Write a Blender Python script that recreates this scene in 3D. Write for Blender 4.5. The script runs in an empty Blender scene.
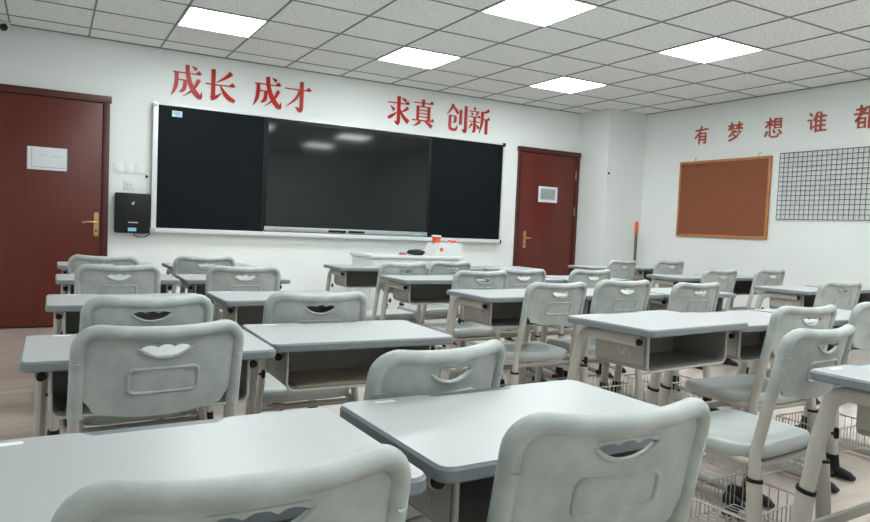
import bpy, bmesh, math, random
from mathutils import Vector, Matrix
random.seed(7)
scene = bpy.context.scene
PI = math.pi

# ------------------------------------------------------------------ camera
CAM = (-0.277, -6.636, 1.047)
cam_d = bpy.data.cameras.new('camera')
cam = bpy.data.objects.new('camera', cam_d)
scene.collection.objects.link(cam)
Rv = Vector((0.87047323, -0.49032818, 0.04306553))
Uv = Vector((-0.01304359, 0.0644836, 0.99783352))
Fv = Vector((0.49204291, 0.86914909, -0.04973562))
m4 = Matrix.Identity(4)
for i in range(3):
    m4[i][0] = Rv[i]; m4[i][1] = Uv[i]; m4[i][2] = -Fv[i]; m4[i][3] = CAM[i]
cam.matrix_world = m4
cam_d.sensor_width = 36.0
cam_d.lens = 36.0 * 680.94 / 870.0
cam_d.clip_start = 0.02
scene.camera = cam

# ------------------------------------------------------------------ world, exposure
w = bpy.data.worlds.new('world'); scene.world = w
w.use_nodes = True
w.node_tree.nodes['Background'].inputs[0].default_value = (0.8, 0.9, 1.0, 1)
w.node_tree.nodes['Background'].inputs[1].default_value = 0.6
vs = scene.view_settings
vs.view_transform = 'Standard'; vs.look = 'None'; vs.gamma = 1.0
vs.use_curve_mapping = False
vs.exposure = 0.0
PANEL = 23.0          # emission of the ceiling lamps

# ------------------------------------------------------------------ room numbers
CEIL = 2.62; YF = 0.333; XR = 6.42; XL = -1.05; YB = -7.6
G = 0.6

# ------------------------------------------------------------------ materials
def mat(name, col, rough=0.5, metal=0.0, spec=0.5, noise=0.0, nscale=20.0, bump=0.0, bscale=200.0, emit=None, alpha=1.0, coat=0.0):
    m = bpy.data.materials.new(name); m.use_nodes = True
    nt = m.node_tree; b = nt.nodes['Principled BSDF']
    b.inputs['Base Color'].default_value = (*col, 1)
    b.inputs['Roughness'].default_value = rough
    b.inputs['Metallic'].default_value = metal
    b.inputs['Specular IOR Level'].default_value = spec
    if coat: b.inputs['Coat Weight'].default_value = coat
    if emit is not None:
        b.inputs['Emission Color'].default_value = (*emit[0], 1)
        b.inputs['Emission Strength'].default_value = emit[1]
    tc = nt.nodes.new('ShaderNodeTexCoord')
    if noise:
        n = nt.nodes.new('ShaderNodeTexNoise'); n.inputs['Scale'].default_value = nscale
        n.inputs['Detail'].default_value = 6
        nt.links.new(tc.outputs['Object'], n.inputs['Vector'])
        r = nt.nodes.new('ShaderNodeValToRGB')
        r.color_ramp.elements[0].position = 0.3; r.color_ramp.elements[1].position = 0.7
        lo = tuple(c * (1 - noise) for c in col); hi = tuple(min(1, c * (1 + noise * .5)) for c in col)
        r.color_ramp.elements[0].color = (*lo, 1); r.color_ramp.elements[1].color = (*hi, 1)
        nt.links.new(n.outputs['Fac'], r.inputs['Fac'])
        nt.links.new(r.outputs['Color'], b.inputs['Base Color'])
    if bump:
        n2 = nt.nodes.new('ShaderNodeTexNoise'); n2.inputs['Scale'].default_value = bscale
        n2.inputs['Detail'].default_value = 3
        nt.links.new(tc.outputs['Object'], n2.inputs['Vector'])
        bp = nt.nodes.new('ShaderNodeBump'); bp.inputs['Strength'].default_value = bump
        bp.inputs['Distance'].default_value = 0.002
        nt.links.new(n2.outputs['Fac'], bp.inputs['Height'])
        nt.links.new(bp.outputs['Normal'], b.inputs['Normal'])
    return m

M = {}
M['wall'] = mat('white wall paint', (0.77, 0.80, 0.785), 0.6, noise=0.03, nscale=1.5, bump=0.15, bscale=60)
M['plastic'] = mat('pale grey plastic', (0.43, 0.46, 0.446), 0.42, noise=0.10, nscale=9, bump=0.15, bscale=300)
M['plastic_panel'] = mat('pale grey moulded plastic with scuffs', (0.43, 0.46, 0.446), 0.5, noise=0.2, nscale=16, bump=0.2, bscale=380)
M['top'] = mat('off white laminate', (0.42, 0.44, 0.438), 0.34, noise=0.03, nscale=5)
M['edge'] = mat('blue grey plastic edging', (0.19, 0.212, 0.226), 0.42)
M['groove'] = mat('grey groove', (0.13, 0.15, 0.165), 0.4)
M['steel'] = mat('warm grey painted steel', (0.36, 0.34, 0.305), 0.42, noise=0.06, nscale=12)
M['steel_light'] = mat('light grey painted steel', (0.46, 0.436, 0.39), 0.42, noise=0.05, nscale=12)
M['box'] = mat('grey steel book box', (0.27, 0.26, 0.235), 0.5, noise=0.15, nscale=10)
M['black'] = mat('black plastic', (0.007, 0.007, 0.008), 0.5, spec=0.3)
M['wire'] = mat('light grey coated wire', (0.42, 0.41, 0.38), 0.4)
M['sticker'] = mat('white sticker', (0.85, 0.87, 0.88), 0.5)
M['red'] = mat('red acrylic', (0.46, 0.016, 0.009), 0.33, spec=0.25, noise=0.1, nscale=4)
M['redmatte'] = mat('brick red foam letters', (0.42, 0.075, 0.035), 0.5)
M['reddot'] = mat('red mark', (0.55, 0.02, 0.02), 0.4)
M['ceil_bar'] = mat('grey ceiling rail', (0.20, 0.22, 0.215), 0.5)
M['black_board'] = mat('dark chalkboard', (0.005, 0.008, 0.0095), 0.55, spec=0.1, noise=0.25, nscale=3)
M['screen'] = mat('dark screen glass', (0.008, 0.011, 0.011), 0.07, spec=0.4)
M['alu'] = mat('white aluminium', (0.66, 0.69, 0.70), 0.35, metal=0.15)
M['alu_grey'] = mat('silver grey bezel', (0.40, 0.43, 0.44), 0.3, metal=0.4)
M['white_metal'] = mat('white painted metal', (0.70, 0.73, 0.72), 0.4)
M['paper'] = mat('white paper', (0.70, 0.74, 0.76), 0.6)
M['paper_grey'] = mat('grey printed paper', (0.36, 0.40, 0.40), 0.6, noise=0.3, nscale=60)
M['brass'] = mat('worn brass', (0.55, 0.36, 0.16), 0.35, metal=0.8)
M['cork'] = mat('orange brown cork', (0.24, 0.078, 0.033), 0.85, noise=0.22, nscale=90, bump=0.6, bscale=150)
M['cork_frame'] = mat('varnished pine frame', (0.46, 0.18, 0.06), 0.4, noise=0.2, nscale=20)
M['grid'] = mat('dark wire', (0.03, 0.035, 0.035), 0.5)
M['orange'] = mat('orange plastic', (0.75, 0.10, 0.035), 0.4)
M['pole'] = mat('grey brown tube', (0.12, 0.095, 0.07), 0.5)
M['cloth_black'] = mat('black cloth', (0.012, 0.012, 0.014), 0.9)
M['blue'] = mat('pale blue label', (0.25, 0.55, 0.75), 0.5)
M['pink'] = mat('pink rubber', (0.45, 0.18, 0.22), 0.6)
M['paperliner'] = mat('brown paper liner', (0.50, 0.43, 0.32), 0.8, noise=0.15, nscale=14)
M['foil'] = mat('silver wrapper', (0.55, 0.56, 0.57), 0.25, metal=0.8)
M['hinge'] = mat('steel hinge', (0.35, 0.33, 0.32), 0.35, metal=0.7)
M['lens'] = mat('dark lens', (0.01, 0.01, 0.012), 0.08)
M['base'] = mat('pale baseboard', (0.55, 0.55, 0.53), 0.4)
M['glow'] = mat('lamp diffuser', (0.9, 0.93, 0.95), 0.5, emit=((0.91, 0.975, 0.985), PANEL))
M['letter_grey'] = mat('grey print', (0.25, 0.28, 0.30), 0.6)
M['logo'] = mat('pale stamped logo', (0.60, 0.58, 0.54), 0.4)

def wood_mat():
    m = mat('dark red wood veneer', (0.10, 0.013, 0.008), 0.34)
    nt = m.node_tree; b = nt.nodes['Principled BSDF']
    tc = nt.nodes.new('ShaderNodeTexCoord'); mp = nt.nodes.new('ShaderNodeMapping')
    mp.inputs['Scale'].default_value = (26, 26, 1.2)
    n = nt.nodes.new('ShaderNodeTexNoise'); n.inputs['Scale'].default_value = 1.6; n.inputs['Detail'].default_value = 6
    r = nt.nodes.new('ShaderNodeValToRGB')
    r.color_ramp.elements[0].position = .3; r.color_ramp.elements[1].position = .75
    r.color_ramp.elements[0].color = (0.090, 0.0115, 0.0062, 1); r.color_ramp.elements[1].color = (0.130, 0.0170, 0.0092, 1)
    nt.links.new(tc.outputs['Object'], mp.inputs['Vector']); nt.links.new(mp.outputs[0], n.inputs['Vector'])
    nt.links.new(n.outputs['Fac'], r.inputs['Fac']); nt.links.new(r.outputs[0], b.inputs['Base Color'])
    return m
M['wood'] = wood_mat()
M['wood_dark'] = mat('dark red door frame', (0.07, 0.0095, 0.0055), 0.35, noise=0.1, nscale=10)

def floor_mat():
    m = mat('glossy beige vinyl', (0.5, 0.45, 0.4), 0.14)
    nt = m.node_tree; b = nt.nodes['Principled BSDF']
    tc = nt.nodes.new('ShaderNodeTexCoord'); mp = nt.nodes.new('ShaderNodeMapping')
    mp.inputs['Scale'].default_value = (1.2, 9, 1)
    n = nt.nodes.new('ShaderNodeTexNoise'); n.inputs['Scale'].default_value = 1.5; n.inputs['Detail'].default_value = 8
    r = nt.nodes.new('ShaderNodeValToRGB')
    r.color_ramp.elements[0].position = .3; r.color_ramp.elements[1].position = .7
    r.color_ramp.elements[0].color = (0.52, 0.43, 0.375, 1); r.color_ramp.elements[1].color = (0.61, 0.53, 0.47, 1)
    nt.links.new(tc.outputs['Object'], mp.inputs['Vector']); nt.links.new(mp.outputs[0], n.inputs['Vector'])
    nt.links.new(n.outputs['Fac'], r.inputs['Fac']); nt.links.new(r.outputs[0], b.inputs['Base Color'])
    return m
M['floor'] = floor_mat()

def ceil_mat():
    m = mat('mineral fibre ceiling tile', (0.5, 0.5, 0.49), 0.9)
    nt = m.node_tree; b = nt.nodes['Principled BSDF']
    tc = nt.nodes.new('ShaderNodeTexCoord')
    n = nt.nodes.new('ShaderNodeTexNoise'); n.inputs['Scale'].default_value = 55; n.inputs['Detail'].default_value = 4
    r = nt.nodes.new('ShaderNodeValToRGB')
    r.color_ramp.elements[0].position = .34; r.color_ramp.elements[1].position = .52
    r.color_ramp.elements[0].color = (0.66, 0.68, 0.675, 1); r.color_ramp.elements[1].color = (0.85, 0.875, 0.87, 1)
    nt.links.new(tc.outputs['Object'], n.inputs['Vector'])
    nt.links.new(n.outputs['Fac'], r.inputs['Fac']); nt.links.new(r.outputs[0], b.inputs['Base Color'])
    return m
M['ceil'] = ceil_mat()

# ------------------------------------------------------------------ helpers
def link(name, bm, m, parent=None, smooth=True, bevel=0.0, ang=35):
    me = bpy.data.meshes.new(name)
    bmesh.ops.recalc_face_normals(bm, faces=bm.faces)
    if bevel:
        es = [e for e in bm.edges if len(e.link_faces) == 2 and e.calc_face_angle(0) > 0.8]
        bmesh.ops.bevel(bm, geom=es, offset=bevel, segments=2, profile=0.6, affect='EDGES', clamp_overlap=True)
    bm.to_mesh(me); bm.free()
    if smooth:
        me.shade_smooth(); me.set_sharp_from_angle(angle=math.radians(ang))
    mm = m if isinstance(m, (list, tuple)) else [m]
    for x in mm: me.materials.append(x)
    o = bpy.data.objects.new(name, me); scene.collection.objects.link(o)
    if parent: o.parent = parent
    return o

def tag(o, label, cat, group=None):
    o['label'] = label; o['category'] = cat
    if group: o['group'] = group
    return o

def thing(name, label, cat, loc=(0, 0, 0), rz=0.0, group=None):
    o = bpy.data.objects.new(name, None); scene.collection.objects.link(o)
    o.empty_display_size = 0.05
    o.location = loc; o.rotation_euler = (0, 0, rz)
    return tag(o, label, cat, group)

def struct(name, bm, m, parent=None, **k):
    o = link(name, bm, m, parent, **k)
    if not parent: o['kind'] = 'structure'
    return o

def box(bm, x0, x1, y0, y1, z0, z1, mi=0):
    vs_ = [bm.verts.new(p) for p in ((x0,y0,z0),(x1,y0,z0),(x1,y1,z0),(x0,y1,z0),(x0,y0,z1),(x1,y0,z1),(x1,y1,z1),(x0,y1,z1))]
    for f in ((0,3,2,1),(4,5,6,7),(0,1,5,4),(1,2,6,5),(2,3,7,6),(3,0,4,7)):
        fc = bm.faces.new([vs_[i] for i in f]); fc.material_index = mi
    return vs_
def nb(): return bmesh.new()
def bx(*a):
    bm = nb(); box(bm, *a); return bm

def tube(bm, pts, ra, rb=None, n=10, up=Vector((1, 0, 0)), cap=True, closed=False):
    """sweep an ellipse: ra along 'up' projected, rb across. ra/rb numbers or lists"""
    if rb is None: rb = ra
    P = [Vector(p) for p in pts]; L = len(P)
    ra_ = ra if isinstance(ra, (list, tuple)) else [ra] * L
    rb_ = rb if isinstance(rb, (list, tuple)) else [rb] * L
    rings = []
    for i in range(L):
        if closed: t = P[(i + 1) % L] - P[i - 1]
        else: t = P[min(i + 1, L - 1)] - P[max(i - 1, 0)]
        t.normalize()
        u = up[i] if isinstance(up, list) else up
        a = (u - t * u.dot(t))
        if a.length < 1e-5: a = t.orthogonal()
        a.normalize(); b = t.cross(a)
        rings.append([bm.verts.new(P[i] + a * (ra_[i] * math.cos(2*PI*k/n)) + b * (rb_[i] * math.sin(2*PI*k/n))) for k in range(n)])
    R_ = range(L if closed else L - 1)
    for i in R_:
        A = rings[i]; B = rings[(i + 1) % L]
        for k in range(n): bm.faces.new((A[k], A[(k+1) % n], B[(k+1) % n], B[k]))
    if cap and not closed:
        bm.faces.new(rings[0]); bm.faces.new(rings[-1])
    return rings

def rrect(x0, x1, y0, y1, r, n=6):
    pts = []
    for cx, cy, a0 in ((x1-r, y1-r, 0), (x0+r, y1-r, PI/2), (x0+r, y0+r, PI), (x1-r, y0+r, 1.5*PI)):
        for k in range(n + 1):
            a = a0 + k * PI / 2 / n
            pts.append((cx + r*math.cos(a), cy + r*math.sin(a)))
    return pts

def prism(bm, pts, f0, f1, mi=0):
    A = [bm.verts.new(f0(*p)) for p in pts]; B = [bm.verts.new(f1(*p)) for p in pts]
    n = len(pts); fs = [bm.faces.new(A), bm.faces.new(B)]
    for i in range(n): fs.append(bm.faces.new((A[i], A[(i+1) % n], B[(i+1) % n], B[i])))
    for f in fs: f.material_index = mi

def lathe(bm, prof, c=(0, 0, 0), n=20, axis='z'):
    rings = []
    for r, h in prof:
        ring = []
        for k in range(n):
            a = 2*PI*k/n; u, v = r*math.cos(a), r*math.sin(a)
            p = {'z': (u, v, h), 'y': (u, h, v), 'x': (h, u, v)}[axis]
            ring.append(bm.verts.new((c[0]+p[0], c[1]+p[1], c[2]+p[2])))
        rings.append(ring)
    for A, B in zip(rings, rings[1:]):
        for k in range(n): bm.faces.new((A[k], A[(k+1) % n], B[(k+1) % n], B[k]))
    bm.faces.new(rings[0]); bm.faces.new(rings[-1])

def dup(root, loc, rz, label, group, zs=1.0):
    r = root.copy(); scene.collection.objects.link(r); r.location = loc; r.rotation_euler = (0, 0, rz)
    r.scale = (1, 1, zs); r['label'] = label; r['group'] = group
    for ch in list(root.children):
        c = ch.copy(); scene.collection.objects.link(c); c.parent = r
        for g in list(ch.children):
            d = g.copy(); scene.collection.objects.link(d); d.parent = c
    return r

# ------------------------------------------------------------------ the room
struct('floor', bx(XL-.1, XR+.1, YB-.1, YF+.1, -.1, 0), M['floor'], smooth=False)
struct('ceiling', bx(XL-.1, XR+.1, YB-.1, YF+.1, CEIL, CEIL+.1), M['ceil'], smooth=False)
struct('wall_front', bx(XL-.1, XR+.1, YF, YF+.12, 0, CEIL), M['wall'], smooth=False)
struct('wall_right', bx(XR, XR+.12, YB, YF, 0, CEIL), M['wall'], smooth=False)
struct('wall_left', bx(XL-.12, XL, YB, YF, 0, CEIL), M['wall'], smooth=False)
struct('wall_back', bx(XL, XR, YB-.12, YB, 0, CEIL), M['wall'], smooth=False)
struct('wall_column', bx(5.788, XR, -0.20, YF, 0, CEIL), M['wall'], smooth=False)
# ceiling grid rails
bm = nb()
i = -1
for i in range(-1, 11):
    box(bm, i*G-.0065, i*G+.0065, YB, YF, CEIL-.006, CEIL+.001)
j = 0
while -j*G > YB:
    box(bm, XL, XR, -j*G-.006, -j*G+.006, CEIL-.005, CEIL+.001); j += 1
box(bm, XL, XR, YF-.016, YF, CEIL-.008, CEIL)
box(bm, XR-.016, XR, YB, YF, CEIL-.008, CEIL)
struct('trim_1', bm, M['ceil_bar'], smooth=False)
# baseboards
bm = nb(); box(bm, .185, 4.775, YF-.012, YF, 0, .08); struct('baseboard_front', bm, M['base'], smooth=False)
bm = nb(); box(bm, XR-.012, XR, YB, -.2, 0, .08); struct('baseboard_right', bm, M['base'], smooth=False)

# ceiling lamps
where = {(0.9, -0.9): 'above the left end of the blackboard', (2.7, -0.9): 'above the middle of the blackboard',
         (4.5, -0.9): 'nearest the right front door', (2.7, -2.7): 'largest in view, at the top edge of photo',
         (4.5, -2.7): 'in front of the pinboard wall'}
for x in (0.9, 2.7, 4.5):
    for y in (-0.9, -2.7, -4.5, -6.3):
        lb = 'square recessed ceiling lamp ' + where.get((x, y), 'behind the viewer over the rear rows')
        t = thing('ceiling_light', lb, 'ceiling light', (x, y, CEIL), group='recessed ceiling lamps')
        bm = nb()
        for a in ((-.295,.295,-.295,-.283),(-.295,.295,.283,.295),(-.295,-.283,-.283,.283),(.283,.295,-.283,.283)):
            box(bm, *a, -.009, -.001)
        link('lamp_frame', bm, M['white_metal'], t, smooth=False)
        link('diffuser', bx(-.283, .283, -.283, .283, -.007, -.001), M['glow'], t, smooth=False)

# security camera at the top of the front wall
t = thing('security_camera', 'small round white security camera with black lens where left wall top meets ceiling', 'security camera', (-.64, YF, CEIL-.005))
bm = nb(); lathe(bm, [(.045, 0), (.045, -.02), (.036, -.03)], (0, -.055, 0)); link('mount', bm, M['white_metal'], t)
bm = nb(); lathe(bm, [(.005, .0), (.022, .004), (.034, .018), (.038, .035), (.038, .07), (.02, .08)], (0, -.13, -.055), axis='y'); link('housing', bm, M['white_metal'], t)
bm = nb(); lathe(bm, [(.004, -.012), (.018, -.009), (.030, 0), (.030, .012)], (0, -.128, -.055), axis='y'); link('lens', bm, M['lens'], t)

# doors
def door(n, x0, x1, ztop, hinge_side, hx, paper, hp=1):
    t = bpy.data.objects.new('door_%d' % n, None); scene.collection.objects.link(t); t['kind'] = 'structure'
    t.location = (0, YF, 0)
    fw = .055
    bm = nb()
    box(bm, x0, x0+fw, -.035, -.001, 0, ztop); box(bm, x1-fw, x1, -.035, -.001, 0, ztop)
    box(bm, x0-.012, x1+.012, -.04, -.001, ztop-.062, ztop)
    link('door_frame', bm, M['wood_dark'], t, bevel=.004)
    link('door_panel', bx(x0+fw+.004, x1-fw-.004, -.022, -.001, .012, ztop-.066), M['wood'], t, bevel=.002)
    link('seal', bx(x0+fw-.001, x1-fw+.001, -.012, -.001, .004, ztop-.058), M['black'], t, smooth=False)
    h = .93 + .0
    bm = nb(); prism(bm, rrect(hx-.02, hx+.02, .83, 1.05, .019), lambda a, b: (a, -.022, b), lambda a, b: (a, -.031, b))
    hd = link('handle_plate', bm, M['brass'], t)
    bm = nb()
    tube(bm, [(hx, -.03, .955), (hx, -.065, .955), (hx-.015*hp, -.072, .957), (hx-.06*hp, -.072, .962), (hx-(.115 if hp > 0 else -.07), -.07, .952)], [.011,.010,.009,.0085,.006], n=10, up=Vector((0, 0, 1)))
    link('lever', bm, M['brass'], hd)
    bm = nb(); lathe(bm, [(.009, 0), (.009, -.006), (.003, -.007)], (hx, -.031, .88), n=14, axis='y'); link('keyhole', bm, M['black'], hd)
    for zz in (1.80, 1.33, .35):
        xx = x1-fw+.002 if hinge_side > 0 else x0+fw-.002
        bm = nb(); lathe(bm, [(.007, -.055), (.007, .055)], (xx, -.03, zz), n=10); link('hinge', bm, M['hinge'], t)
    return t
door(1, -.86, .182, 2.105, -1, .084, None)
door(2, 4.79, 5.775, 2.10, 1, 4.935, None, hp=-1)

# papers on doors
t = thing('door_notice', 'white landscape paper notice in a clear sleeve on the left red door', 'notice', (-.31, YF-.024, 1.50), group='notices on the doors')
link('sleeve', bx(-.155, .155, -.003, 0, -.10, .10), M['paper_grey'], t, smooth=False)
bm = nb(); box(bm, -.150, .150, -.005, -.0031, -.098, .098); link('sheet', bm, M['paper'], t, smooth=False)
bm = nb(); box(bm, -.115, .14, -.0056, -.0051, -.078, -.074); box(bm, -.120, -.116, -.0056, -.0051, -.078, .085); box(bm, .03, .12, -.0056, -.0051, .02, .023); box(bm, -.06, .0, -.0056, -.0051, .03, .032)
link('printing', bm, M['letter_grey'], t, smooth=False)
t = thing('door_notice', 'small framed timetable with grey print on the right red door', 'notice', (5.275, YF-.024, 1.525), group='notices on the doors')
bm = nb(); box(bm, -.153, .153, -.004, 0, -.10, .10); link('border', bm, M['paper'], t, smooth=False)
bm = nb(); box(bm, -.118, .118, -.006, -.0041, -.066, .072); link('timetable_sheet', bm, M['paper_grey'], t, smooth=False)
bm = nb()
for k in range(5): box(bm, -.10, .10, -.0068, -.0061, -.05+.024*k, -.044+.024*k)
link('printing', bm, M['letter_grey'], t, smooth=False)

# blackboard
bt = thing('blackboard', 'long dark chalkboard in white aluminium frame on the front wall around the big screen', 'blackboard', (0, YF, 0))
X0, X1, Z0, Z1 = .543, 4.538, .885, 2.098
bm = nb()
box(bm, X0, X0+.045, -.075, -.001, Z0, Z1)
box(bm, X1-.018, X1, -.075, -.001, Z0, Z1)
box(bm, X0+.045, X1-.018, -.075, -.001, Z1-.018, Z1)
box(bm, X0+.045, X1-.018, -.085, -.001, Z0, Z0+.042)
link('frame', bm, M['alu'], bt, bevel=.003)
link('chalk_panel', bx(X0+.046, 1.605, -.062, -.002, Z0+.043, Z1-.019), M['black_board'], bt, smooth=False)
link('chalk_panel', bx(3.507, X1-.019, -.062, -.002, Z0+.043, Z1-.019), M['black_board'], bt, smooth=False)
link('panel_edge', bx(1.585, 1.604, -.070, -.0625, Z0+.043, Z1-.019), M['black'], bt, smooth=False)
link('panel_edge', bx(3.508, 3.524, -.070, -.0625, Z0+.043, Z1-.019), M['black'], bt, smooth=False)
for cx in (X0+.012, X1-.014):
    for cz in (Z0+.016, Z1-.016):
        link('corner_cap', bx(cx-.022, cx+.022, -.082, -.0755, cz-.022, cz+.022), M['alu_grey'] if cx < 1 else M['black'], bt, bevel=.004)
st = thing('board_label', 'tiny pale blue label stuck in top left corner of the chalkboard', 'sticker', (.755, YF-.0625, 2.012))
link('backing', bx(-.045, .045, -.002, 0, -.028, .028), M['paper'], st, smooth=False)
bm = nb(); box(bm, -.04, .03, -.0026, -.0021, -.006, .018); box(bm, -.02, .04, -.0026, -.0021, -.022, -.012); link('print', bm, M['blue'], st, smooth=False)

# interactive display in the middle
dt = thing('interactive_display', 'large dark flat touch screen set in the middle of the chalkboard', 'screen', (0, YF, 0))
link('housing', bx(1.609, 3.503, -.070, -.003, .945, 2.068), M['black'], dt, bevel=.004)
link('screen_glass', bx(1.630, 3.485, -.074, -.0705, .992, 2.045), M['screen'], dt, smooth=False)
link('lower_bezel', bx(1.612, 3.500, -.083, -.0705, .935, .982), M['alu_grey'], dt, bevel=.004)
bm = nb(); box(bm, 2.30, 2.50, -.0865, -.0831, .942, .966); box(bm, 2.53, 2.72, -.0865, -.0831, .942, .966)
link('front_port_cover', bm, M['black'], dt, smooth=False)
bm = nb(); box(bm, 3.34, 3.42, -.0850, -.0831, .950, .966); link('status_label', bm, M['blue'], dt, smooth=False)
bm = nb()
for k in range(7): box(bm, 1.72+.03*k, 1.735+.03*k, -.0848, -.0831, .950, .962)
link('button', bm, M['letter_grey'], dt, smooth=False)

# wall speaker/controller box at left of board
t = thing('wall_controller_box', 'black wall-mounted media box between left door and chalkboard', 'wall box', (.385, YF, 1.055))
link('housing', bx(-.150, .150, -.09, -.001, -.185, .185), M['black'], t, bevel=.012)
bm = nb(); box(bm, -.04, .045, -.0925, -.0901, -.09, -.082); tube(bm, [(-.005, -.0915, .088), (.012, -.0915, .105)], .004, n=6); box(bm, -.012, .008, -.0925, -.0901, .08, .095)
link('badge', bm, M['alu'], t, smooth=False)
link('blue_label', bx(-.04, .03, -.0925, -.0901, -.168, -.135), M['blue'], t, smooth=False)
t = tag(link('power_cable', nb(), M['black']), 'thin black cable looping from the black wall box to the chalkboard frame', 'cable')
bm = nb(); tube(bm, [(.40, YF-.03, .868), (.41, YF-.03, .845), (.45, YF-.028, .832), (.50, YF-.028, .835), (.535, YF-.03, .86), (.548, YF-.03, .883)], .0045, n=6)
bm.to_mesh(t.data); bm.free()

# switches above the box
for k, (x, z, lb) in enumerate(((.262, 1.472, 'left of the three above the black box'), (.352, 1.472, 'middle of the three above the black box'), (.442, 1.472, 'right of the three above the black box'))):
    t = thing('light_switch', 'white square wall switch plate, ' + lb, 'light switch', (x, YF, z), group='switch plates beside the left door')
    link('plate', bx(-.042, .042, -.007, -.001, -.046, .046), M['wall'], t, bevel=.003)
    link('rocker', bx(-.026, .026, -.009, -.0071, -.032, .032), M['wall'], t, bevel=.002)
t = thing('wall_socket', 'white wall socket plate directly above the black media box', 'socket', (.355, YF, 1.32))
link('plate', bx(-.045, .045, -.009, -.001, -.045, .045), M['white_metal'], t, bevel=.003)
bm = nb(); box(bm, -.015, -.010, -.010, -.0091, -.012, .012); box(bm, .010, .015, -.010, -.0091, -.012, .012); link('slot', bm, M['letter_grey'], t, smooth=False)
bm = nb(); lathe(bm, [(.012, 0), (.012, -.015), (.006, -.02)], (.505, YF, 1.405), n=12, axis='y')
tag(link('wall_peg', bm, M['black']), 'tiny black peg on the wall just left of the chalkboard frame', 'peg')
bm = nb(); lathe(bm, [(.014, 0), (.014, -.012), (.006, -.018)], (5.812, -.20, 1.815), n=12, axis='y')
tag(link('wall_peg', bm, M['black']), 'tiny black peg high on the white corner column', 'peg')

# ------------------------------------------------------------------ wall lettering
def ribbon(pts):
    L = []; Rr = []
    n = len(pts)
    for i, (x, y, w_) in enumerate(pts):
        a = pts[max(i-1, 0)]; b = pts[min(i+1, n-1)]
        tx, ty = b[0]-a[0], b[1]-a[1]; l = math.hypot(tx, ty) or 1
        nx, ny = -ty/l, tx/l
        L.append((x+nx*w_/2, y+ny*w_/2)); Rr.append((x-nx*w_/2, y-ny*w_/2))
    return L, Rr
def smooth_line(pts, k=4):
    if len(pts) < 3: return pts
    out = []
    for i in range(len(pts)-1):
        p0 = pts[max(i-1, 0)]; p1 = pts[i]; p2 = pts[i+1]; p3 = pts[min(i+2, len(pts)-1)]
        for s in range(k):
            t = s/k
            out.append(tuple(.5*((2*b)+(-a+c)*t+(2*a-5*b+4*c-d)*t*t+(-a+3*b-3*c+d)*t**3) for a, b, c, d in zip(p0, p1, p2, p3)))
    out.append(pts[-1]); return out
def glyph(strokes, polys, place, th, round_w=None):
    """strokes: lists of (x,y,w) in a 100-unit box; place(u,v,d) -> 3d"""
    bm = nb(); e = 0
    for s in strokes:
        if round_w:
            s = [(x, y, round_w) for x, y in s]
        else:
            s = smooth_line([(x, y, w_*1.28 if w_ > 5 else w_) for x, y, w_ in s])
        L, Rr = ribbon(s); d = th + e; e += .00012
        A = [(bm.verts.new(place(*l, 0)), bm.verts.new(place(*r, 0)), bm.verts.new(place(*r, d)), bm.verts.new(place(*l, d))) for l, r in zip(L, Rr)]
        for a, b in zip(A, A[1:]):
            for k in range(4): bm.faces.new((a[k], a[(k+1) % 4], b[(k+1) % 4], b[k]))
        bm.faces.new(A[0]); bm.faces.new(A[-1])
        if round_w:
            for x, y, w_ in s:
                d2 = d + .00005; e += .00005
                prism(bm, [(x+w_/2*math.cos(a*PI/5), y+w_/2*math.sin(a*PI/5)) for a in range(10)], lambda a, b: place(a, b, 0), lambda a, b, dd=d2: place(a, b, dd))
    for p in polys:
        d = th + e; e += .00012
        prism(bm, p, lambda a, b: place(a, b, 0), lambda a, b, dd=d: place(a, b, dd))
    return bm
CHENG = ([[(8,74,3.5),(90,74,3.5)], [(19,75,8),(19,50,9),(15,25,8),(4,2,1.5)], [(20,52,3.5),(46,52,3.5)], [(44,53,8),(43,32,9),(38,21,8),(27,15,2)],
  [(50,99,9),(52,72,10),(60,42,11),(75,17,12),(90,4,9),(94,22,1)], [(86,58,9),(72,32,7),(52,12,4),(38,3,1)], [(64,97,2),(78,88,9)]],
  [[(74,75),(95,75),(85,86)]])
CHANG = ([[(28,98,10),(28,13,10)], [(22,6,10),(36,12,8),(54,26,1.5)], [(5,51,3.5),(94,51,3.5)], [(84,92,11),(66,76,7),(38,58,2)], [(50,51,3),(60,32,8),(76,15,11),(96,5,7)]],
  [[(76,52),(98,52),(87,63)]])
CAI = ([[(4,71,3.5),(94,71,3.5)], [(62,98,10),(62,12,10),(54,5,9),(42,14,1.5)], [(58,68,8),(40,38,6),(8,12,1.5)]], [[(76,72),(98,72),(87,83)]])
QIU = ([[(5,74,3.5),(92,74,3.5)], [(50,99,10),(50,12,10),(44,4,9),(34,10,1.5)], [(64,94,2),(80,85,9)], [(16,62,2),(32,48,9)], [(5,20,2),(14,22,10),(44,42,2)], [(90,62,9),(74,50,6),(58,44,2)], [(55,52,4),(70,28,9),(92,10,12)]],
  [[(76,75),(97,75),(87,86)]])
ZHEN = ([[(8,86,3.5),(90,86,3.5)], [(50,99,9),(49,75,8)], [(26,75,8),(26,24,8)], [(75,75,9),(75,24,9)], [(24,73,3.5),(76,73,3.5)], [(28,60,3.5),(72,60,3.5)], [(28,48,3.5),(72,48,3.5)], [(28,36,3.5),(72,36,3.5)], [(3,23,4),(96,23,4)], [(38,20,8),(24,8,6),(6,1,1.5)], [(60,20,4),(76,12,8),(90,3,10)]],
  [[(76,87),(96,87),(86,97)], [(84,24),(99,24),(92,34)]])
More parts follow.
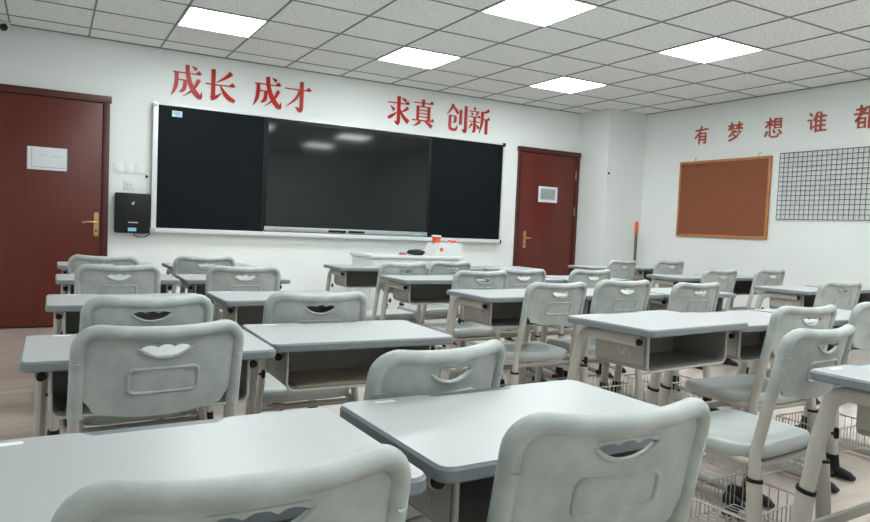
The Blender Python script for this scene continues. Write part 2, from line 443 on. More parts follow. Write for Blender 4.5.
CHUANG = ([[(30,99,10),(20,80,7),(2,60,2)], [(30,92,3),(42,80,8),(54,66,7)], [(16,56,4),(42,56,4)], [(41,57,8),(40,36,8),(32,31,2)], [(16,58,8),(16,14,9),(24,6,8),(44,6,8),(50,22,2)], [(66,82,9),(66,26,9)], [(90,98,10),(90,12,10),(84,4,9),(74,10,1.5)]], [])
XIN = ([[(24,99,3),(32,90,8)], [(5,83,3.5),(50,83,3.5)], [(14,79,2),(20,69,7)], [(42,80,7),(35,66,2)], [(3,62,3.5),(54,62,3.5)], [(5,44,3.5),(52,44,3.5)], [(29,62,8),(29,10,8),(20,8,2)], [(18,36,7),(4,16,2)], [(38,34,3),(50,20,8)],
  [(94,94,9),(78,85,6),(60,82,3)], [(64,86,9),(63,45,8),(52,3,1.5)], [(64,57,3.5),(96,57,3.5)], [(83,57,9),(83,1,9)]], [[(84,58),(99,58),(92,67)], [(40,63),(56,63),(49,71)]])
YOU = [[(8,78),(92,82)], [(48,98),(36,66),(6,38)], [(34,60),(34,4)], [(34,60),(78,60),(78,6),(66,8)], [(36,42),(76,42)], [(36,25),(76,25)]]
MENG = [[(8,82),(44,83)], [(27,98),(27,56)], [(26,78),(8,62)], [(28,76),(42,66)], [(54,82),(92,84)], [(73,98),(73,58)], [(72,78),(56,64)], [(74,76),(92,62)], [(46,54),(14,26)], [(40,46),(82,46),(60,20),(16,2)], [(40,32),(54,22)]]
XIANG = [[(8,80),(46,82)], [(28,98),(28,46)], [(27,76),(6,56)], [(30,74),(44,62)], [(56,92),(90,92),(90,48),(56,48),(56,92)], [(58,78),(88,78)], [(58,63),(88,63)], [(12,32),(4,10)], [(28,34),(30,10),(44,2),(72,4),(78,16)], [(50,36),(56,24)], [(82,34),(94,18)]]
SHEI = [[(14,94),(24,84)], [(6,62),(22,62),(22,18),(36,30)], [(52,96),(36,60)], [(46,74),(46,4)], [(66,96),(72,84)], [(46,76),(94,77)], [(46,54),(90,54)], [(46,32),(90,32)], [(46,8),(96,8)], [(70,76),(70,8)]]
DU = [[(12,84),(50,84)], [(30,98),(30,64)], [(4,64),(60,64)], [(56,90),(10,34)], [(22,44),(50,44),(50,6),(22,6),(22,44)], [(24,26),(48,26)], [(68,92),(92,92),(78,66),(92,42),(76,34)], [(68,92),(68,2)]]
ords = [('first', CHENG, .693, 1.000), ('second', CHANG, 1.004, 1.312), ('third', CHENG, 1.470, 1.785), ('fourth', CAI, 1.795, 2.098),
        ('fifth', QIU, 2.965, 3.262), ('sixth', ZHEN, 3.280, 3.575), ('seventh', CHUANG, 3.740, 4.030), ('last', XIN, 4.035, 4.348)]
nms = ['成', '长', '成', '才', '求', '真', '创', '新']
for (o_, gl, xa, xb), ch in zip(ords, nms):
    pl = lambda u, v, d, xa=xa, xb=xb: (xa + (xb-xa)*u/100, YF - d, 2.188 + .312*v/100)
    bm = glyph(gl[0], gl[1], pl, .010)
    tag(link('wall_character', bm, M['red'], smooth=False), 'large glossy red Chinese character %s, %s from the left above the chalkboard' % (ch, o_), 'wall lettering', 'red characters above the chalkboard')
for gl, ch, ya, yb, z0, z1, o_ in ((YOU,'有',-.983,-1.184,2.160,2.372,'nearest the corner'), (MENG,'梦',-1.435,-1.640,2.165,2.370,'second from the corner'), (XIANG,'想',-1.905,-2.110,2.155,2.365,'above right half of the cork board'),
        (SHEI,'谁',-2.375,-2.580,2.163,2.368,'above left end of the wire grid'), (DU,'都',-2.840,-3.055,2.155,2.375,'cut by the right edge of the photo')):
    pl = lambda u, v, d, ya=ya, yb=yb, z0=z0, z1=z1: (XR - d, ya + (yb-ya)*u/100, z0 + (z1-z0)*v/100)
    bm = glyph(gl, [], pl, .008, round_w=9.5)
    tag(link('wall_character', bm, M['redmatte'], smooth=False), 'brick red Chinese character %s on right wall, %s' % (ch, o_), 'wall lettering', 'red characters on the right wall')

# ------------------------------------------------------------------ cork board and wire grid on right wall
t = thing('cork_board', 'orange-brown cork pinboard with pine frame on the right wall', 'pinboard', (XR, 0, 0))
ya, yb, za, zb = -.812, -2.020, 1.068, 1.962
bm = nb(); fwid = .028
box(bm, -.030, -.002, yb, ya, zb-fwid, zb); box(bm, -.030, -.002, yb, ya, za, za+fwid)
box(bm, -.030, -.002, yb, yb+fwid, za+fwid, zb-fwid); box(bm, -.030, -.002, ya-fwid, ya, za+fwid, zb-fwid)
link('frame', bm, M['cork_frame'], t, bevel=.003)
link('cork_sheet', bx(-.022, -.003, yb+fwid, ya-fwid, za+fwid, zb-fwid), M['cork'], t, smooth=False)
for yy in (-1.02, -1.86):
    bm = nb(); tube(bm, [(-.012, yy, zb+.002), (-.012, yy, zb+.03), (-.006, yy-.012, zb+.045), (-.010, yy-.024, zb+.03)], .004, n=6); link('hanging_hook', bm, M['hinge'], t)
for yy in (-.86, -1.07, -1.12):
    bm = nb(); lathe(bm, [(.009, 0), (.009, -.01), (.005, -.014)], (-.022, yy, zb-.05), n=10, axis='x'); link('push_pin', bm, M['black'], t)
t = thing('wire_grid_panel', 'black square-mesh wire display grid hung on the right wall', 'wire grid', (XR, 0, 0))
bm = nb(); ga, gb, gz0, gz1 = -2.118, -3.368, 1.285, 1.975
tube(bm, [(-.022, ga, gz0), (-.022, gb, gz0), (-.022, gb, gz1), (-.022, ga, gz1)], .0045, n=6, closed=True, up=Vector((1, 0, 0)))
link('rim', bm, M['grid'], t)
bm = nb()
k = 1
while ga - .05*k > gb + .01:
    y_ = ga - .05*k; tube(bm, [(-.024, y_, gz0), (-.024, y_, gz1)], .0034, n=5); k += 1
for k in range(1, 14):
    z_ = gz0 + (gz1-gz0)*k/14; tube(bm, [(-.020, ga, z_), (-.020, gb, z_)], .0034, n=5, up=Vector((0, 0, 1)))
link('mesh_wires', bm, M['grid'], t)
for y_ in (ga-.15, gb+.15):
    bm = nb(); tube(bm, [(-.001, y_, gz1-.02), (-.028, y_, gz1-.02), (-.028, y_, gz1-.005)], .005, n=6); link('hanger', bm, M['hinge'], t)

# pole in the corner
t = thing('mop_handle', 'grey pole with orange grip standing upright in the front right corner', 'pole', (6.25, -.30, 0))
bm = nb(); tube(bm, [(0, 0, .03), (0, 0, 1.08)], .018, n=12); link('shaft', bm, M['pole'], t)
bm = nb(); lathe(bm, [(.019, 1.075), (.023, 1.08), (.023, 1.20), (.018, 1.225), (.006, 1.232)]); link('grip', bm, M['orange'], t)
bm = nb(); box(bm, -.10, .10, -.04, .04, 0.0, .035); link('mop_head', bm, M['alu_grey'], t, bevel=.01)

# ------------------------------------------------------------------ white teacher console
t = thing('teacher_console', 'low white metal multimedia teaching console in front of the chalkboard', 'console', (2.93, -.32, 0))
bm = nb(); box(bm, -.48, .52, -.25, .25, 0, .72); link('cabinet_body', bm, M['white_metal'], t, bevel=.006)
bm = nb(); box(bm, -.50, .54, -.28, .27, .721, .75); link('worktop', bm, M['white_metal'], t, bevel=.006)
bm = nb()
prism(bm, [(.20, .751), (.538, .751), (.538, .885), (.28, .885)], lambda a, b: (a, -.262, b), lambda a, b: (a, .0, b))
link('raised_cover', bm, M['white_metal'], t, smooth=False)
for xa, xb in ((-.46, -.17), (-.16, .17), (.18, .50)):
    d = link('cabinet_door', bx(xa, xb, -.262, -.2505, .05, .69), M['white_metal'], t, bevel=.003)
    bm = nb(); lathe(bm, [(.012, -.262), (.012, -.272), (.006, -.276)], ((xb-.03), 0, .64), n=10, axis='y'); link('lock', bm, M['black'], d)
bm = nb(); lathe(bm, [(.020, -.263), (.020, -.268), (.01, -.270)], (.29, 0, .82), n=16, axis='y'); link('red_button', bm, M['orange'], t)
CX, CY = 2.93, -.32
def blob(bm, c, r, sx=1, sy=1, sz=1, amp=.25, seed=0, sub=3):
    rnd = random.Random(seed)
    res = bmesh.ops.create_icosphere(bm, subdivisions=sub, radius=1)
    ph = [(rnd.uniform(2, 5), rnd.uniform(0, 6)) for _ in range(6)]
    for v in res['verts']:
        d = 1 + amp*(math.sin(v.co.x*ph[0][0]+ph[0][1])*math.sin(v.co.y*ph[1][0]+ph[1][1]) + .6*math.sin(v.co.z*ph[2][0]*1.6+ph[2][1])*math.sin(v.co.x*ph[3][0]*1.5))
        v.co = Vector((c[0]+v.co.x*r*sx*d, c[1]+v.co.y*r*sy*d, c[2]+max(v.co.z*d, -1)*r*sz))
bm = nb(); blob(bm, (CX+.05, CY-.15, .78), .03, 3.6, 2.0, 1.0, .22, 3)
tag(link('black_cloth', bm, M['cloth_black']), 'crumpled black cloth lying on the white console top', 'cloth')
bm = nb(); tube(bm, [(CX-.09+.028*math.cos(a*PI/8), CY-.14+.028*math.sin(a*PI/8), .765) for a in range(16)], .013, n=8, closed=True, up=Vector((0, 0, 1)))
tag(link('pink_tape_roll', bm, M['pink']), 'small pink ring-shaped roll left of the black cloth on console', 'tape roll')
t = thing('orange_cup', 'small orange and white carton on the raised part of the console', 'carton', (CX+.30, CY-.13, .885), .2)
t.scale = (.75, .75, .8)
bm = nb(); prism(bm, rrect(-.055, .055, -.04, .04, .01, 3), lambda a, b: (a*.82, b*.82, 0), lambda a, b: (a, b, .08)); link('carton_body', bm, M['orange'], t)
bm = nb(); prism(bm, rrect(-.060, .060, -.044, .044, .01, 3), lambda a, b: (a, b, .081), lambda a, b: (a*.94, b*.94, .098)); link('carton_lid', bm, M['sticker'], t)
bm = nb(); box(bm, CX+.45, CX+.525, CY-.16, CY-.10, .8855, .915)
o = tag(link('chalk_box', bm, M['orange'], bevel=.004), 'small flat orange box at the right end of the console', 'box')
bm = nb(); box(bm, CX+.40, CX+.435, CY-.20, CY-.16, .8855, .900)
tag(link('board_eraser', bm, M['blue'], bevel=.004), 'tiny blue eraser between the two orange items on console', 'eraser')

# ------------------------------------------------------------------ student chair
def chair_proto():
    t = thing('student_chair', '', 'chair')
    ZT = .796; W = .195
    def Y(x, z): return .20*(ZT-z) + .042*(abs(x)/W)**2.3 - .035
    def S(x, z, off=0.0): return Vector((x, Y(x, z)+off, z))
    # backrest: rolled rim
    bm = nb()
    xs = .180; zt = ZT - .014; rc = .042
    path = []
    for k in range(8): path.append((-xs-.001*(1-k/7), .578 + (zt-rc-.578)*k/7))
    for k in range(1, 8):
        a = PI - k*PI/16*1.0
        a = PI - k*(PI/2)/7; path.append((-xs+rc+rc*math.cos(a), zt-rc+rc*math.sin(a)))
    for k in range(1, 12):
        x = (-xs+rc) + 2*(xs-rc)*k/12; path.append((x, zt - .007*(1-(x/(xs-rc))**2)))
    path += [(-x, z) for x, z in reversed(path[:15])]
    P = [S(x, z, .004) for x, z in path]
    n = len(P); ra = []; rb = []; ups = []
    for i_, (x, z) in enumerate(path):
        f = min(1, max(0, (abs(x)-.10)/.08)) if z > zt-rc else 1
        ra.append(.0165); rb.append(.0185 - .0015*f)
        ups.append(Vector((0, 1, .0)))
    # profile: 'a' axis along normal, 'b' across in the surface
    tube(bm, P, [.019]*n, [.0160]*n, n=14, up=ups)
    # panel
    def zb(x):
        u = min(1, abs(x)/.168)
        return .573 + .020*u**2.0 + (.026*max(0, (u-.88)/.12)**.5 if u > .88 else 0)
    hw = .056; NX = 56
    cols = []
    for i_ in range(NX+1):
        x = -.173 + .346*i_/NX
        hl, hu = .739, .741
        if abs(x) <= hw + 1e-6:
            u = x/hw
            hl = .739 - .020*(1-u*u)**.8 - .001
            hu = .7415 + .0075*abs(math.cos(u*PI*1.5))*(1-.6*u*u)
        top = ZT - .020
        b0 = zb(x)
        zz = [b0 + (hl-b0)*k/10 for k in range(11)] + [hu + (top-hu)*k/4 for k in range(5)]
        cols.append([(x, z) for z in zz])
    for side, off in ((0, .000), (1, .009)):
        V = [[bm.verts.new(S(x, z, off + .006*max(0, 1-((abs(x)-.0)/.30)) * 0)) for x, z in c] for c in cols]
        if side == 0: V0 = V
        for i_ in range(NX):
            xm = (cols[i_][0][0]+cols[i_+1][0][0])/2
            for k in range(15):
                if k == 10 and abs(xm) < hw: continue
                bm.faces.new((V[i_][k], V[i_+1][k], V[i_+1][k+1], V[i_][k+1]))
    V1 = V
    for i_ in range(NX):
        bm.faces.new((V0[i_][0], V0[i_+1][0], V1[i_+1][0], V1[i_][0]))
        xm = (cols[i_][0][0]+cols[i_+1][0][0])/2
        if abs(xm) < hw:
            bm.faces.new((V0[i_][10], V0[i_+1][10], V1[i_+1][10], V1[i_][10]))
            bm.faces.new((V0[i_][11], V0[i_+1][11], V1[i_+1][11], V1[i_][11]))
    # smile rim below the grip hole
    rim = []
    for k in range(17):
        u = -1.12 + 2.24*k/16; x = u*hw
        uu = min(1, abs(u)); rim.append(S(x, .7375 - .0215*(1-uu*uu)**.8 + (.003 if abs(u) > 1 else 0), -.001))
    tube(bm, rim, [.0015]+[.0045]*15+[.0015], n=8, up=Vector((0, 1, 0)))
    rim2 = [S(-hw*1.05+2.1*hw*k/12, .7505, 0.0) for k in range(13)]
    tube(bm, rim2, [.001]+[.0025]*11+[.001], n=8, up=Vector((0, 1, 0)))
    # embossed rectangle
    rr = rrect(-.078, .078, .632, .690, .014, 5)
    tube(bm, [S(a, b, -.0005) for a, b in rr], .0050, n=8, closed=True, up=Vector((0, 1, 0)))
    # side clips
    for s in (-1, 1):
        c = []
        for k in range(7):
            a = PI + PI*k/6; c.append(S(s*.181+.008*math.cos(a), .712+.005*math.sin(a), -.0155))
        tube(bm, c, [.0008]+[.0022]*5+[.0008], n=6, up=Vector((0, 1, 0)))
    link('backrest', bm, M['plastic_panel'], t, ang=50)
    # seat
    bm = nb()
    def outline(a, s):
        c_, s_ = math.cos(a), math.sin(a); e = .42
        x = .205*s*math.copysign(abs(c_)**e, c_); y = .190*s*math.copysign(abs(s_)**e, s_)
        return x * (1 + .06*(y/.19)), y + .265
    N = 48; rings = []
    prof = [(.25, 0, 0), (.5, 0, 0), (.75, 0, 0), (.90, 0, 0), (.965, -.004, 0), (.995, -.014, 0), (1.0, -.028, 0), (.985, -.046, 0), (.93, -.054, 0), (.80, -.040, 0), (.4, -.034, 0)]
    for s, dz, _ in prof:
        ring = []
        for k in range(N):
            x, y = outline(2*PI*k/N, s)
            front_ = max(0, (y-.38)/.08)
            dish = -.012*(1-min(1, s)**3) if dz == 0 else 0
            z = .422 + dz + dish - .020*min(1, front_)**2 + .008*max(0, (.15-y)/.08)
            ring.append(bm.verts.new((x, y, z)))
        rings.append(ring)
    for A, B in zip(rings, rings[1:]):
        for k in range(N): bm.faces.new((A[k], A[(k+1) % N], B[(k+1) % N], B[k]))
    bm.faces.new(rings[0]); bm.faces.new(rings[-1])
    link('seat', bm, M['plastic'], t, ang=60)
    # side frames
    for s in (-1, 1):
        X = s*.182
        bm = nb()
        pts = [(X, Y(.182, .62)+.004, .62), (X, Y(.182, .52)+.004, .52), (X, Y(.182, .46)+.004, .46), (X*1.02, .082, .40), (X*1.06, .075, .34), (X*1.08, .070, .30)]
        tube(bm, pts, .0185, .0125, n=12, up=Vector((0, 1, 0)))
        lg = link('leg', bm, M['steel_light'], t)
        bm = nb(); tube(bm, [(X*1.085, .071, .325), (X*1.12, .060, .20), (X*1.15, .055, .06)], .0245, .0165, n=12, up=Vector((0, 1, 0)))
        link('leg_sleeve', bm, M['steel_light'], lg)
        bm = nb(); tube(bm, [(X*1.083, .0715, .332), (X*1.085, .071, .322)], .0260, .0180, n=12, up=Vector((0, 1, 0))); link('collar', bm, M['black'], lg)
        bm = nb(); XX = X*1.15
        tube(bm, [(XX, .055, .10), (XX, .054, .055), (XX, .05, .012)], [.028, .034, .044], [.020, .024, .026], n=12, up=Vector((0, 1, 0)))
        tube(bm, [(XX, .10, .026), (XX, .04, .030), (XX, -.025, .022), (XX, -.05, .016)], [.022, .026, .019, .010], [.024, .026, .023, .014], n=12, up=Vector((0, 0, 1)))
        ft = link('foot_cap', bm, M['black'], lg)
        bm = nb(); lathe(bm, [(.009, 0), (.009, s*.003)], (XX+s*.0245, .052, .05), n=10, axis='x'); link('red_mark', bm, M['reddot'], lg)
        bm = nb(); tube(bm, [(XX, .06, .034), (XX, .25, .034), (XX, .365, .030)], .020, .0165, n=12, up=Vector((0, 0, 1)))
        rn = link('foot_runner', bm, M['steel_light'], t)
        bm = nb(); tube(bm, [(XX, .350, .030), (XX, .37, .028), (XX, .40, .022), (XX, .420, .016)], [.023, .025, .020, .010], [.020, .022, .020, .012], n=12, up=Vector((0, 0, 1))); link('end_cap', bm, M['black'], rn)
        bm = nb(); tube(bm, [(X*1.01, .085, .374), (X*1.0, .12, .370), (X*.98, .30, .368), (X*.94, .40, .362)], .013, .010, n=10, up=Vector((0, 0, 1)))
        link('seat_rail', bm, M['steel_light'], t)
    for yy, xx in ((.10, .18), (.36, .17)):
        bm = nb(); tube(bm, [(-xx, yy, .356), (xx, yy, .356)], .012, n=10, up=Vector((0, 0, 1)))
        link('crossbar', bm, M['steel'], t)
    # wire basket between the runners
    bm = nb(); bx0, bx1, by0, by1, bz0, bz1 = -.178, .178, .10, .36, .075, .190
    w_ = .0022
    def wire(a, b, r=w_):
        d = Vector(b)-Vector(a); up = Vector((0, 0, 1)) if abs(d.normalized().z) < .9 else Vector((1, 0, 0))
        tube(bm, [a, b], r, n=4, up=up)
    for k in range(15):
        x = bx0 + (bx1-bx0)*k/14
        wire((x, by0, bz0), (x, by1, bz0)); wire((x, by0, bz0), (x, by0, bz1)); wire((x, by1, bz0), (x, by1, bz1))
    for k in range(9):
        y = by0 + (by1-by0)*k/8
        if k % 2 == 0: wire((bx0, y, bz0), (bx1, y, bz0))
        wire((bx0, y, bz0), (bx0, y, bz1)); wire((bx1, y, bz0), (bx1, y, bz1))
    for a, b in (((bx0, by0), (bx1, by0)), ((bx1, by0), (bx1, by1)), ((bx1, by1), (bx0, by1)), ((bx0, by1), (bx0, by0))):
        wire((*a, bz1), (*b, bz1), .0035)
    for s in (-1, 1):
        wire((s*.178, .14, bz1), (s*.205, .14, .06), .003); wire((s*.178, .32, bz1), (s*.210, .32, .05), .003)
    link('wire_basket', bm, M['wire'], t, smooth=False)
    return t

# ------------------------------------------------------------------ student desk
def desk_proto():
    t = thing('student_desk', '', 'desk')
    T = .71; hw, hd = .305, .20; th = .024
    bm = nb()
    o1 = rrect(-hw, hw, -hd, hd, .026)
    o2 = rrect(-hw+.003, hw-.003, -hd+.003, hd-.003, .024)
    A = [bm.verts.new((x, y, T-th)) for x, y in o2]; B = [bm.verts.new((x, y, T-th+.004)) for x, y in o1]
    C = [bm.verts.new((x, y, T-.004)) for x, y in o1]; D = [bm.verts.new((x, y, T)) for x, y in o2]
    n = len(o1)
    for P, Q in ((A, B), (B, C), (C, D)):
        for k in range(n): bm.faces.new((P[k], P[(k+1) % n], Q[(k+1) % n], Q[k]))
    bm.faces.new(A); bm.faces.new(D)
    top = link('desktop', bm, M['edge'], t)
    bm = nb()
    c = []
    outl = rrect(-hw+.0045, hw-.0045, -hd+.0045, hd-.0045, .022)
    # insert notch along the far edge (points run ccw from right/top)
    res = []
    for k, (x, y) in enumerate(outl):
        res.append((x, y))
        if k == 6:   # end of the first (right/far) corner
            res += [(.125, y), (.112, y-.004), (.104, y-.017), (.094, y-.026), (-.094, y-.026), (-.104, y-.017), (-.112, y-.004), (-.125, y)]
    prism(bm, res, lambda a, b: (a, b, T+.0002), lambda a, b: (a, b, T+.0016))
    link('laminate_sheet', bm, M['top'], top)
    bm = nb(); gy = hd-.018
    prism(bm, rrect(-.100, .100, gy-.0115, gy+.0115, .008, 4), lambda a, b: (a, b, T+.0002), lambda a, b: (a, b, T+.0008)); link('pen_groove', bm, M['groove'], top)
    bm = nb(); prism(bm, rrect(-.235, -.190, hd-.036, hd-.021, .003, 2), lambda a, b: (a, b, T+.0017), lambda a, b: (a, b, T+.0022)); link('sticker', bm, M['sticker'], top)
    # book box: open to the sitter (-y)
    bw = .240; y0, y1 = -.137, .095; z1 = T-th-.002; z0 = z1-.130; wt = .004
    bm = nb(); r = .024; N = 6
    prof = [(-bw, z1)] + [(-bw+r-r*math.cos(a*PI/2/N), z0+r-r*math.sin(a*PI/2/N)) for a in range(N+1)] + [(bw-r+r*math.sin(a*PI/2/N), z0+r-r*math.cos(a*PI/2/N)) for a in range(N+1)] + [(bw, z1)]
    inn = [((abs(x)-wt)*(1 if x > 0 else -1), z if z > z0+r else z + wt*(1-(z-z0)/r)) for x, z in prof]
    for yA, yB in ((y0, y1),):
        a = [bm.verts.new((x, yA, z)) for x, z in prof]; b = [bm.verts.new((x, yB, z)) for x, z in prof]
        ai = [bm.verts.new((x, yA, z)) for x, z in inn]; bi = [bm.verts.new((x, yB, z)) for x, z in inn]
        for k in range(len(prof)-1):
            bm.faces.new((a[k], a[k+1], b[k+1], b[k])); bm.faces.new((ai[k], ai[k+1], bi[k+1], bi[k]))
            bm.faces.new((a[k], a[k+1], ai[k+1], ai[k]))
        bm.faces.new(b); bm.faces.new([bm.verts.new((x, yB-.004, z)) for x, z in inn])
    bmesh.ops.remove_doubles(bm, verts=bm.verts, dist=1e-5)
    bk = link('book_box', bm, M['box'], t)
    bm = nb()
    P3 = [(x, y0-.002, z) for x, z in prof]
    tube(bm, P3, .006, .0045, n=8, up=Vector((0, 1, 0)))
    link('box_rim', bm, M['steel_light'], bk)
    for s in (-1, 1):   # outer side plates of the box
        bm = nb(); xa, xb = sorted((s*(bw+.0005), s*(bw+.0035))); box(bm, xa, xb, y0+.01, y1, z0+.02, z1)
        pl = link('side_plate', bm, M['steel'], bk, smooth=False)
        bm = nb(); X = s*(bw+.0042); cz = z0+.058; cy = -.04
        for pts in (((-.026, -.010), (-.010, .016), (.004, -.010)), ((-.002, .014), (.012, -.012), (.028, .014))):
            tube(bm, [(X, cy+s*u*-1, cz+v) for u, v in pts], .0007, .0018, n=4, up=Vector((1, 0, 0)))
        link('stamped_logo', bm, M['logo'], bk, smooth=False)
    # side frames
    for s in (-1, 1):
        X = s*.2605; zt = T-th-.024
        bm = nb(); pts = [(X, -.110, zt), (X, .06, zt)]
        r = .065; c = (.095, zt-r)
        for k in range(1, 7):
            a = PI/2 - k*(PI/2-.12)/6; pts.append((X, c[0]+r*math.cos(a), c[1]+r*math.sin(a)))
        pts += [(X*1.01, .178, .52), (X*1.02, .200, .36)]
        tube(bm, pts, .0150, .0215, n=12, up=Vector((1, 0, 0)))
        fr = link('leg', bm, M['steel_light'], t)
        bm = nb(); tube(bm, [(X*1.02, .199, .375), (X*1.03, .215, .20), (X*1.035, .222, .06)], .0185, .0265, n=12, up=Vector((1, 0, 0))); link('leg_sleeve', bm, M['steel_light'], fr)
        bm = nb(); tube(bm, [(X*1.02, .198, .382), (X*1.02, .200, .371)], .0200, .0280, n=12, up=Vector((1, 0, 0))); link('collar', bm, M['black'], fr)
        bm = nb(); lathe(bm, [(.011, -.109), (.012, -.115), (.009, -.123)], (X, 0, zt-.006), n=14, axis='y'); link('tube_plug', bm, M['black'], fr)
        bm = nb(); box(bm, X-.012, X+.012, -.10, .06, zt+.0175, T-th-.0005); link('mounting_strip', bm, M['steel'], fr, smooth=False)
        bm = nb(); xm = X - s*.016
        xa, xb = sorted((s*(bw+.0038), X - s*.008)); box(bm, xa, xb, -.10, .05, zt-.012, zt+.012); link('bracket', bm, M['steel'], fr, smooth=False)
        bm = nb(); tube(bm, [(X*1.01-s*.012, .150, .545), (X*1.01-s*.022, .146, .545)], .004, n=8, up=Vector((0, 0, 1)))
        lathe(bm, [(.004, -.015), (.007, -.010), (.007, .010), (.004, .015)], (X*1.01-s*.027, .146, .545), n=10); link('bag_hook', bm, M['black'], fr)
        XX = X*1.035
        bm = nb(); tube(bm, [(XX, .222, .105), (XX, .223, .06), (XX, .226, .012)], [.023, .027, .030], [.031, .038, .048], n=12, up=Vector((1, 0, 0)))
        tube(bm, [(XX, .17, .026), (XX, .23, .030), (XX, .285, .020), (XX, .30, .014)], [.022, .026, .018, .010], [.024, .027, .023, .014], n=12, up=Vector((0, 0, 1)))
        link('foot_cap', bm, M['black'], fr)
        bm = nb(); lathe(bm, [(.009, 0), (.009, s*.003)], (XX+s*.0275, .222, .055), n=10, axis='x'); link('red_mark', bm, M['reddot'], fr)
        bm = nb(); tube(bm, [(XX, .20, .034), (XX, 0, .034), (XX, -.17, .030)], .020, .0175, n=12, up=Vector((0, 0, 1)))
        rn = link('foot_runner', bm, M['steel_light'], t)
        bm = nb(); tube(bm, [(XX, -.16, .030), (XX, -.19, .028), (XX, -.22, .022), (XX, -.24, .016)], [.023, .025, .020, .010], [.021, .023, .020, .012], n=12, up=Vector((0, 0, 1))); link('end_cap', bm, M['black'], rn)
    bm = nb(); tube(bm, [(-.262, .212, .255), (.262, .212, .255)], .018, .011, n=10, up=Vector((0, 0, 1))); link('crossbar', bm, M['steel'], t)
    return t

chair0 = chair_proto(); desk0 = desk_proto()
first = {'c': True, 'd': True}
def place(proto, key, x, y, rz, label, group, zs=1.0):
    if first[key]:
        first[key] = False
        proto.location = (x, y, 0); proto.rotation_euler = (0, 0, math.radians(rz)); proto.scale = (1, 1, zs)
        proto['label'] = label; proto['group'] = group
        return proto
    return dup(proto, (x, y, 0), math.radians(rz), label, group, zs)

ROW = {1: 'nearest row to the viewer', 2: 'second row from the viewer', 3: 'middle row', 4: 'second row from the front', 5: 'front row by the board'}
DESKS = [  # x, y, rot, top height, block, row, place in row
 (-.114, -5.63, 1.5, .696, 'left', 1, 'left'), (.522, -5.597, 1.5, .695, 'left', 1, 'right'),
 (-.032, -4.61, 0, .690, 'left', 2, 'left'), (.585, -4.54, -1, .690, 'left', 2, 'right'),
 (.015, -3.53, 0, .690, 'left', 3, 'left'), (.68, -3.46, 1, .690, 'left', 3, 'right'),
 (.055, -2.45, 0, .690, 'left', 4, 'left'), (.69, -2.44, 0, .690, 'left', 4, 'right'),
 (.07, -1.38, 0, .690, 'left', 5, 'left'), (.76, -1.36, 1, .690, 'left', 5, 'right'),
 (1.795, -5.75, 2, .710, 'middle', 1, 'left'),
 (1.775, -4.785, 6, .728, 'middle', 2, 'left'), (2.425, -4.70, 1, .705, 'middle', 2, 'centre'), (3.065, -4.68, 0, .705, 'middle', 2, 'right'),
 (1.895, -3.66, 2, .710, 'middle', 3, 'left'), (2.55, -3.65, 0, .710, 'middle', 3, 'centre'), (3.19, -3.66, 0, .710, 'middle', 3, 'right'),
 (1.94, -2.70, 0, .710, 'middle', 4, 'left'), (2.61, -2.68, 0, .710, 'middle', 4, 'centre'), (3.25, -2.68, 0, .710, 'middle', 4, 'right'),
 (1.935, -1.64, 0, .710, 'middle', 5, 'left'), (2.62, -1.64, 0, .710, 'middle', 5, 'centre'), (3.27, -1.62, 0, .710, 'middle', 5, 'right'),
 (4.57, -3.58, 8, .710, 'right', 3, 'left'), (5.26, -3.56, 2, .710, 'right', 3, 'right'),
 (4.59, -2.55, -5, .710, 'right', 4, 'left'), (5.24, -2.50, 0, .710, 'right', 4, 'right'),
 (4.71, -1.35, 0, .710, 'right', 5, 'left'), (5.42, -1.33, 0, .710, 'right', 5, 'right')]
for x, y, rz, T, blk, row, pl in DESKS:
    place(desk0, 'd', x, y, rz, 'white-topped student desk, %s one of %s block, %s' % (pl, blk, ROW[row]), 'student desks in rows', T/.71)

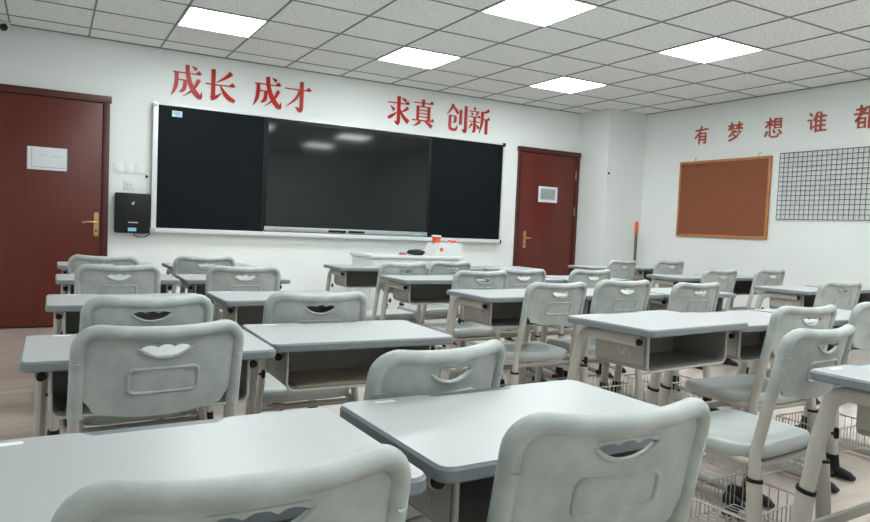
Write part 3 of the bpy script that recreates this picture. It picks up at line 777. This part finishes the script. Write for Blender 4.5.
CHAIRS = [
 (-.080, -5.915, 0, 'left', 1, 'left'), (.472, -5.897, -3.5, 'left', 1, 'right'),
 (-.040, -4.94, 5.7, 'left', 2, 'left'), (.483, -5.362, 12, 'left', 2, 'right'),
 (-.000, -4.355, 3.9, 'left', 3, 'left'), (.575, -4.29, -.3, 'left', 3, 'right'),
 (.022, -2.936, -.3, 'left', 4, 'left'), (.633, -2.97, -2.5, 'left', 4, 'right'),
 (.002, -2.16, -12, 'left', 5, 'left'), (.602, -2.06, .9, 'left', 5, 'right'),
 (1.63, -6.20, 0, 'middle', 1, 'left'),
 (1.78, -5.424, 4.5, 'middle', 2, 'left'), (2.40, -4.99, -1.5, 'middle', 2, 'centre'), (3.03, -4.95, -1, 'middle', 2, 'right'),
 (1.975, -3.945, .5, 'middle', 3, 'left'), (2.455, -3.925, -2, 'middle', 3, 'centre'), (2.975, -3.98, 0, 'middle', 3, 'right'),
 (2.023, -3.169, -1.2, 'middle', 4, 'left'), (2.46, -2.99, -4, 'middle', 4, 'centre'), (3.07, -2.99, 1.6, 'middle', 4, 'right'),
 (1.86, -2.44, 6.4, 'middle', 5, 'left'), (2.353, -2.245, 7.5, 'middle', 5, 'centre'),
 (4.29, -4.05, -6, 'right', 3, 'left'),
 (4.467, -2.978, -1, 'right', 4, 'left'), (5.22, -2.906, 0, 'right', 4, 'right'),
 (4.562, -1.79, 5.6, 'right', 5, 'left'), (5.30, -1.72, -3, 'right', 5, 'right')]
for x, y, rz, blk, row, pl in CHAIRS:
    zs = {(1, 'left'): .989, (2, 'right'): .994, (1, 'right'): .997}.get((row, pl), 1.0) if blk == 'left' else 1.012 if blk == 'right' or (row, pl) == (3, 'centre') else 1.0
    place(chair0, 'c', x, y, rz, 'grey plastic chair at %s desk of %s block, %s' % (pl, blk, ROW[row]), 'student chairs behind the desks', zs)

# things left in desk boxes
bm = nb(); box(bm, .585-.20, .585+.20, -4.662, -4.465, .5432, .5450)
tag(link('paper_liner', bm, M['paperliner'], smooth=False), 'brown paper sheet lining the open box of the right desk, second row', 'paper')
bm = nb(); blob(bm, (.690, -4.60, .561), .016, 1.8, 1.2, 1.0, .35, 5)
tag(link('crumpled_wrapper', bm, M['foil'], smooth=False), 'crumpled silver wrapper inside the open desk box of second row', 'wrapper')
